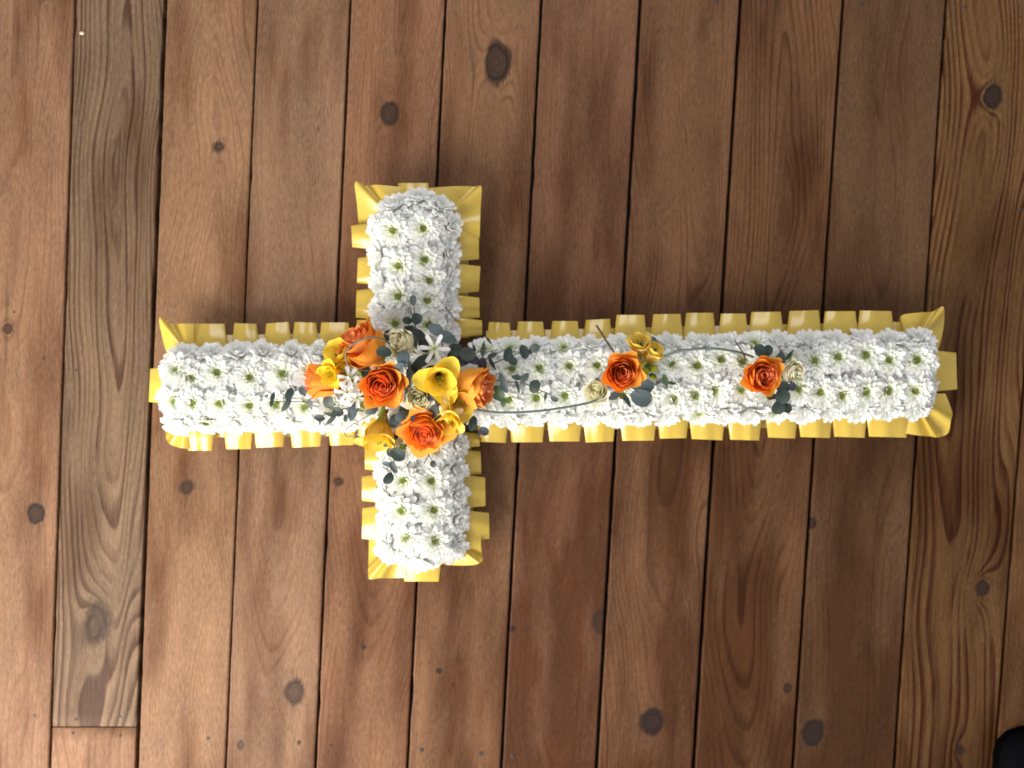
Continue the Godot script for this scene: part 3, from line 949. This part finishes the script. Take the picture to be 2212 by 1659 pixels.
func sprig(label: String, stems: Array, leaves: Array):
	# stems and leaves on the grid of the enlarged middle of the spray; leaf: x, y, length, width, heading, height, tone, shape
	var p0 := c1(stems[0][0][0], stems[0][0][1])
	var root := thing("eucalyptus_sprig", label, "eucalyptus", on_plane(p0.x, p0.y, stems[0][0][2]), "eucalyptus sprigs of the cross")
	for s in stems:
		var pts := []
		for p in s:
			var q := c1(p[0], p[1])
			pts.append([q.x, q.y, p[2]])
		stem(root, pts)
	for l in leaves:
		var q := c1(l[0], l[1])
		leaf(root, q.x, q.y, l[2] * 0.2757, l[3] * 0.2757, l[4], l[5], l[6], l[7] if l.size() > 7 else 0)

func build_foliage():
	sprig("dark eucalyptus sprig reaching up the upper arm to a lone grey leaf", [[[1090, 520, 0.104], [1050, 380, 0.112], [1010, 230, 0.110], [945, 160, 0.106]], [[1040, 290, 0.110], [1030, 180, 0.107]]], [
		[1025, 140, 85, 55, -90, 0.108, 2], [1050, 285, 100, 85, -80, 0.116, 0], [978, 300, 75, 60, 190, 0.112, 0], [990, 368, 100, 65, 160, 0.112, 0], [1075, 415, 150, 75, 40, 0.112, 0, 1], [1110, 490, 130, 80, 70, 0.108, 0], [1040, 470, 110, 60, 80, 0.118, 2, 2]])
	sprig("pair of large blue-grey eucalyptus leaves above the star-shaped floret", [[[1260, 520, 0.104], [1240, 430, 0.118], [1190, 350, 0.120]]], [
		[1200, 370, 145, 95, 215, 0.124, 1, 1], [1290, 430, 175, 95, 25, 0.126, 1, 1], [1160, 340, 60, 30, -80, 0.112, 4, 2]])
	sprig("dark round eucalyptus leaves beside the pale cream spray rose and over the circled rose", [[[900, 560, 0.108], [850, 480, 0.116], [800, 440, 0.112]]], [
		[845, 425, 115, 85, 230, 0.122, 0], [795, 545, 120, 85, 190, 0.153, 0], [880, 520, 90, 60, 60, 0.118, 0]])
	sprig("two blue eucalyptus leaves resting on the rim of the large open rose", [[[990, 720, 0.12], [950, 640, 0.150], [930, 560, 0.155]]], [
		[945, 590, 115, 95, -60, 0.166, 1], [910, 665, 105, 60, 150, 0.168, 1, 1]])
	sprig("shadowy eucalyptus mass between the star-shaped floret and the side-facing rose by the long arm", [[[1250, 700, 0.10], [1380, 580, 0.112], [1500, 560, 0.116], [1590, 520, 0.118]], [[1500, 640, 0.104], [1600, 600, 0.116], [1680, 560, 0.118]]], [
		[1090, 620, 200, 85, 150, 0.112, 0, 1], [1360, 530, 130, 100, 20, 0.112, 0], [1450, 560, 130, 110, 10, 0.116, 2], [1400, 620, 150, 90, 170, 0.108, 3], [1500, 610, 150, 70, 20, 0.106, 3, 1], [1330, 600, 120, 90, 80, 0.106, 0], [1575, 520, 130, 45, -85, 0.122, 0, 2], [1650, 570, 100, 45, -25, 0.120, 0, 2], [1500, 510, 75, 25, -110, 0.114, 0, 2], [1645, 640, 120, 35, 60, 0.112, 0, 2], [1570, 640, 110, 70, 90, 0.104, 3], [1620, 460, 80, 22, 50, 0.110, 0, 2], [1020, 700, 100, 60, 90, 0.11, 2, 1]])
	sprig("blue-green eucalyptus twig with three leaf pairs on the long arm, upper of two", [[[1640, 640, 0.104], [1760, 590, 0.108], [1890, 540, 0.108], [2010, 510, 0.106]]], [
		[1765, 565, 115, 75, -75, 0.112, 0], [1800, 612, 95, 65, 40, 0.110, 0], [1893, 545, 115, 75, 75, 0.112, 0], [1975, 515, 85, 70, -20, 0.110, 2], [1945, 540, 50, 40, 110, 0.108, 0]])
	sprig("blue-grey eucalyptus twig on the long arm above the arching grass, lower of two", [[[1640, 760, 0.104], [1760, 780, 0.110], [1880, 790, 0.110], [2050, 860, 0.106], [2140, 900, 0.104]]], [
		[1730, 770, 150, 55, -115, 0.116, 2, 1], [1740, 825, 100, 55, 60, 0.112, 1, 1], [1835, 745, 85, 45, 190, 0.112, 0, 1], [1900, 745, 95, 55, -50, 0.112, 2, 1], [1845, 820, 110, 30, 75, 0.108, 0, 2], [1980, 815, 110, 90, 110, 0.114, 0], [2060, 900, 85, 30, 95, 0.108, 2, 2], [2130, 910, 70, 45, 30, 0.108, 2]])
	sprig("blue-grey berries and leaves of eucalyptus between the cream spray rose and freesia buds", [[[1200, 980, 0.11], [1190, 930, 0.130], [1180, 880, 0.136]]], [
		[1165, 890, 90, 75, 200, 0.140, 3], [1225, 900, 85, 70, 10, 0.138, 3], [1190, 1010, 110, 75, 100, 0.136, 2], [1205, 1060, 70, 45, 60, 0.134, 2, 1], [1020, 1060, 60, 35, 90, 0.135, 3]])
	sprig("dark eucalyptus tuft between the large open rose and the lowest rose", [[[960, 1000, 0.10], [910, 1050, 0.122], [880, 1080, 0.124]]], [
		[880, 1085, 115, 85, 110, 0.122, 0], [925, 1050, 95, 80, -40, 0.128, 1], [940, 1000, 70, 50, -80, 0.118, 0], [890, 1200, 70, 40, 100, 0.10, 0]])
	sprig("long dark eucalyptus leaf against the lower edge of the large open rose", [[[700, 960, 0.105], [680, 900, 0.118], [640, 800, 0.12]]], [
		[660, 900, 200, 85, 75, 0.146, 0, 1], [590, 760, 60, 40, 100, 0.118, 0]])
	sprig("eucalyptus trailing along the short arm below the plain side-on rose", [[[640, 1010, 0.102], [500, 990, 0.110], [380, 1020, 0.108], [260, 1060, 0.104]], [[450, 1010, 0.106], [400, 1060, 0.106], [350, 1110, 0.104]]], [
		[365, 935, 110, 90, 80, 0.106, 2], [220, 955, 100, 45, 85, 0.104, 2, 1], [435, 1010, 95, 75, 200, 0.114, 0], [560, 985, 110, 85, -60, 0.118, 1], [545, 1035, 110, 70, 100, 0.118, 1, 1], [370, 1030, 110, 40, 195, 0.110, 0, 2], [290, 1062, 95, 55, 185, 0.108, 0, 1], [295, 1095, 60, 22, 100, 0.106, 0, 2], [375, 1085, 120, 42, 140, 0.108, 2, 2], [495, 1065, 60, 35, 90, 0.108, 2], [160, 855, 90, 55, 60, 0.104, 1, 1]])
	sprig("short twig of four dark leaves lying on the white flowers of the short arm", [[[200, 940, 0.102], [60, 930, 0.104], [-60, 930, 0.104], [-130, 895, 0.103]]], [
		[55, 878, 110, 62, -70, 0.108, 0], [30, 965, 125, 48, 125, 0.108, 2, 1], [-75, 895, 80, 36, -75, 0.106, 0, 1], [-85, 945, 70, 30, 100, 0.106, 0, 1], [-125, 890, 35, 22, 150, 0.105, 2]])
	sprig("dark eucalyptus twig hanging onto the lower arm below the pale freesia trumpet", [[[860, 1250, 0.098], [890, 1340, 0.106], [860, 1450, 0.106], [900, 1530, 0.102]]], [
		[905, 1345, 130, 105, 40, 0.112, 0], [855, 1330, 90, 75, 190, 0.110, 0], [872, 1450, 115, 55, 65, 0.108, 0, 1], [815, 1420, 85, 40, 185, 0.106, 1, 1], [830, 1535, 105, 80, 120, 0.108, 0], [820, 1270, 60, 35, 160, 0.10, 2]])
	sprig("blue leaf and thin forked twig under the lowest rose", [[[1050, 1260, 0.096], [1120, 1310, 0.100], [1185, 1420, 0.104]], [[1150, 1350, 0.101], [1120, 1400, 0.101], [1110, 1420, 0.10]]], [
		[1065, 1295, 105, 55, 5, 0.104, 1], [1180, 1422, 55, 48, 90, 0.108, 2], [1058, 1475, 28, 22, 70, 0.105, 2]])
	sprig("three small dark eucalyptus leaves over the ribbon where the long and lower arms meet", [[[1340, 1060, 0.10], [1420, 1060, 0.104], [1510, 1110, 0.102], [1590, 1170, 0.09]]], [
		[1408, 1120, 90, 62, 95, 0.106, 3], [1490, 1105, 125, 72, 100, 0.108, 0], [1580, 1165, 85, 70, 30, 0.098, 3], [1410, 1045, 90, 40, 160, 0.106, 0, 2], [1540, 1190, 50, 25, 90, 0.096, 2]])
	sprig("deep dark eucalyptus tuft filling the middle of the spray between roses and open freesia", [[[1000, 900, 0.095], [1000, 760, 0.112], [1010, 620, 0.116]], [[990, 960, 0.095], [1060, 1000, 0.110]]], [
		[1005, 720, 150, 70, -95, 0.116, 0, 1], [985, 830, 130, 60, 80, 0.112, 0, 1], [1060, 650, 120, 80, -60, 0.114, 0], [1040, 760, 110, 70, 200, 0.112, 0], [975, 960, 110, 70, 120, 0.110, 0], [1070, 1010, 120, 80, 30, 0.110, 0], [1130, 820, 110, 80, 60, 0.108, 0], [1300, 690, 140, 90, 10, 0.106, 0], [700, 1000, 120, 70, 150, 0.106, 0, 1], [650, 700, 120, 70, 100, 0.108, 0, 1], [1160, 700, 130, 90, -30, 0.106, 0]])
	# foliage round the two single roses of the long arm
	var e := thing("eucalyptus_sprig", "large blue-grey eucalyptus leaves under the rose with freesia buds", "eucalyptus", on_plane(1360, 830, 0.09), "eucalyptus sprigs of the cross")
	stem(e, [[1340, 825, 0.092], [1365, 845, 0.10], [1400, 840, 0.102]])
	leaf(e, 1388, 833, 56, 33, 10, 0.106, 1, 0)
	leaf(e, 1385, 859, 52, 38, 20, 0.104, 1, 0)
	leaf(e, 1324, 855, 34, 18, 160, 0.103, 2, 1)
	leaf(e, 1355, 866, 38, 12, 60, 0.103, 0, 2)
	e = thing("eucalyptus_sprig", "round blue-grey leaves behind the half open freesia buds", "eucalyptus", on_plane(1385, 760, 0.09), "eucalyptus sprigs of the cross")
	stem(e, [[1375, 775, 0.09], [1385, 750, 0.097], [1395, 735, 0.098]])
	leaf(e, 1375, 738, 36, 34, 240, 0.100, 2, 0)
	leaf(e, 1404, 745, 40, 36, -50, 0.100, 1, 0)
	e = thing("green_leaf", "pair of small bright green leaves on white flowers past the freesia buds", "leaf", on_plane(1437, 822, 0.10))
	leaf(e, 1438, 824, 34, 14, 75, 0.104, 4, 2)
	leaf(e, 1452, 828, 26, 9, 10, 0.104, 4, 2)
	e = thing("green_leaf", "lobed green leaf at the mouth of the side-facing rose on the long arm", "leaf", on_plane(1077, 855, 0.10))
	leaf(e, 1077, 852, 40, 32, 70, 0.108, 4, 3)
	leaf(e, 1088, 870, 22, 13, 100, 0.107, 4, 1)
	e = thing("eucalyptus_sprig", "dark round eucalyptus leaves hanging below the last orange rose", "eucalyptus", on_plane(1680, 850, 0.09), "eucalyptus sprigs of the cross")
	stem(e, [[1670, 830, 0.094], [1688, 850, 0.10], [1690, 885, 0.102]])
	for l in [[1690, 838, 34, 28, 30, 0.108, 0], [1690, 856, 34, 32, 100, 0.110, 0], [1681, 880, 32, 30, 110, 0.108, 0], [1699, 882, 24, 22, 20, 0.107, 0], [1708, 834, 26, 20, 20, 0.106, 3], [1667, 857, 22, 14, 170, 0.105, 0]]:
		leaf(e, l[0], l[1], l[2], l[3], l[4], l[5], l[6])
	e = thing("eucalyptus_sprig", "grey-green eucalyptus leaves behind the upper rim of the last orange rose", "eucalyptus", on_plane(1660, 785, 0.09), "eucalyptus sprigs of the cross")
	stem(e, [[1655, 790, 0.092], [1660, 770, 0.10], [1666, 752, 0.101]])
	leaf(e, 1642, 758, 32, 26, 240, 0.105, 0, 0)
	leaf(e, 1659, 757, 26, 20, -70, 0.104, 0, 0)
	leaf(e, 1685, 775, 36, 24, -80, 0.105, 2, 1)
	e = thing("green_leaf", "slim green leaf pointing away from the cream spray rose by the last rose", "leaf", on_plane(1704, 769, 0.10))
	leaf(e, 1706, 766, 30, 11, -55, 0.104, 4, 2)

# ------------------------------------------------------------------ grasses
func blade(called: String, label: String, pts: Array, thick: float, mat: Material, tip := 0.5):
	var w := []
	var p0 := on_plane(pts[0][0], pts[0][1], pts[0][2])
	for p in pts:
		w.append(on_plane(p[0], p[1], p[2]) - p0)
	var path := curve(w, 8)
	var rad := PackedFloat32Array()
	for i in path.size():
		rad.append(thick * lerpf(1.0, tip, float(i) / path.size()))
	var st := new_st()
	add_tube(st, path, rad, 6)
	var o := MeshInstance3D.new()
	o.name = numbered(called)
	o.mesh = done(st)
	o.material_override = mat
	o.position = p0
	add_child(o)
	tag(o, label, "grass blade", "grass blades of the cross")

func build_grasses():
	blade("grass_blade", "grass blade looped round the side-lying rose and yellow freesia", [[845, 745, 0.13], [822, 731, 0.155], [795, 730, 0.165], [762, 744, 0.163], [747, 764, 0.158], [752, 788, 0.152], [778, 800, 0.148], [806, 799, 0.140]], 0.0013, M.grass, 0.7)
	blade("grass_blade", "grass blade sweeping from the spray towards the rose with freesia buds", [[995, 874, 0.104], [1030, 885, 0.112], [1075, 891, 0.116], [1150, 889, 0.116], [1220, 880, 0.112], [1275, 869, 0.108], [1318, 852, 0.100]], 0.0019, M.grass, 0.8)
	blade("grass_blade", "grass blade arching between the two single roses of the long arm", [[1405, 782, 0.098], [1425, 774, 0.108], [1470, 758, 0.120], [1538, 753, 0.126], [1590, 760, 0.120], [1628, 771, 0.106]], 0.0019, M.grass, 0.9)
	blade("grass_blade", "green stem running down between the large open rose and the cream spray rose", [[878, 620 + 140, 0.124], [884, 790, 0.150], [882, 830, 0.152], [872, 868, 0.138]], 0.0022, M.stem, 0.8)
	blade("seed_spike", "thin brown spike rising over the ribbon beside the rose with freesia buds", [[1327, 762, 0.098], [1312, 740, 0.114], [1298, 718, 0.124], [1288, 703, 0.126]], 0.0011, M.spike, 1.5)
	blade("seed_spike", "thin dark spike crossing the arching grass beside the last orange rose", [[1612, 778, 0.098], [1604, 762, 0.126], [1595, 747, 0.130], [1587, 736, 0.132]], 0.0012, M.spike, 0.7)
	blade("tendril", "curled thin tendril over the ribbon beside the pale freesia trumpet", [[800, 895, 0.100], [775, 910, 0.098], [752, 923, 0.095], [744, 935, 0.092], [752, 943, 0.092], [772, 938, 0.094], [768, 926, 0.096], [758, 920, 0.097]], 0.0007, M.grass, 0.7)

# ------------------------------------------------------------------ shoe at the corner, crumbs
func build_shoe():
	var at := on_plane(2214, 1652)
	var shoe := thing("shoe", "black leather shoe, its rounded toe just inside the corner of the floor", "shoe", at)
	var up := new_st()
	var sole := new_st()
	var rows := []
	var srows := []
	# along the shoe, toe at -z: z, half width, height
	for q in [[-0.060, 0.004, 0.018], [-0.056, 0.022, 0.028], [-0.045, 0.036, 0.038], [-0.025, 0.045, 0.047], [0.01, 0.049, 0.056], [0.05, 0.048, 0.068], [0.09, 0.042, 0.084], [0.13, 0.037, 0.098], [0.17, 0.036, 0.104], [0.21, 0.035, 0.106], [0.225, 0.022, 0.104], [0.229, 0.003, 0.10]]:
		var row := PackedVector3Array()
		var srow := PackedVector3Array()
		for k in 13:
			var a := PI * k / 12.0
			row.append(Vector3(-cos(a) * q[1], 0.014 + (q[2] - 0.014) * pow(sin(a), 0.75), q[0]))
		for p in [[-1, 0.014], [-1.06, 0.012], [-1.06, 0.001], [1.06, 0.001], [1.06, 0.012], [1, 0.014]]:
			srow.append(Vector3(p[0] * q[1], p[1], q[0] * 1.02))
		rows.append(row)
		srows.append(srow)
	add_grid(up, rows)
	add_grid(sole, srows)
	var leather := plain(0.0015, 0.0015, 0.0025, 0.8)
	var turn := Transform3D(Basis(Vector3.UP, 0.12), Vector3.ZERO)
	leather.metallic_specular = 0.15
	part("upper", done(up), leather, shoe, turn)
	var rubber := plain(0.001, 0.001, 0.001, 0.95)
	rubber.metallic_specular = 0.1
	part("sole", done(sole), rubber, shoe, turn)
	var lace := plain(0.01, 0.01, 0.016, 0.8)
	for k in 4:
		var z := 0.03 + k * 0.022
		var y := 0.064 + k * 0.0075
		var st := new_st()
		add_tube(st, curve([Vector3(-0.022, y - 0.008, z), Vector3(0, y + 0.002, z + 0.003), Vector3(0.022, y - 0.008, z)], 4), PackedFloat32Array([0.002, 0.002, 0.002, 0.002, 0.002, 0.002, 0.002, 0.002, 0.002]), 6)
		part("lace", done(st), lace, shoe, turn)

func build_crumbs():
	for q in [[178, 72, "pale chip of wood near the joint of the grey weathered board", 0.0035], [334, 832, "tiny white crumb in the gap above the short arm of the cross", 0.0018]]:
		var st := new_st()
		var s: float = q[3]
		var ring := PackedVector3Array()
		for k in 7:
			var a := TAU * k / 7
			ring.append(Vector3(cos(a), 0.5 + 0.2 * sin(k * 2.1), sin(a) * 0.7) * s * rng.randf_range(0.8, 1.2))
		for k in 7:
			var b := ring[(k + 1) % 7]
			for v in [Vector3(0, s * 0.75, 0), ring[k], b, ring[k], Vector3(ring[k].x, 0, ring[k].z), Vector3(b.x, 0, b.z), ring[k], Vector3(b.x, 0, b.z), b]:
				st.add_vertex(v)
		st.set_smooth_group(-1)
		var o := MeshInstance3D.new()
		o.name = numbered("wood_chip")
		o.mesh = done(st)
		o.material_override = plain(0.62, 0.5, 0.36, 0.8)
		o.position = on_plane(q[0], q[1], 0.0)
		add_child(o)
		tag(o, q[2], "chip")
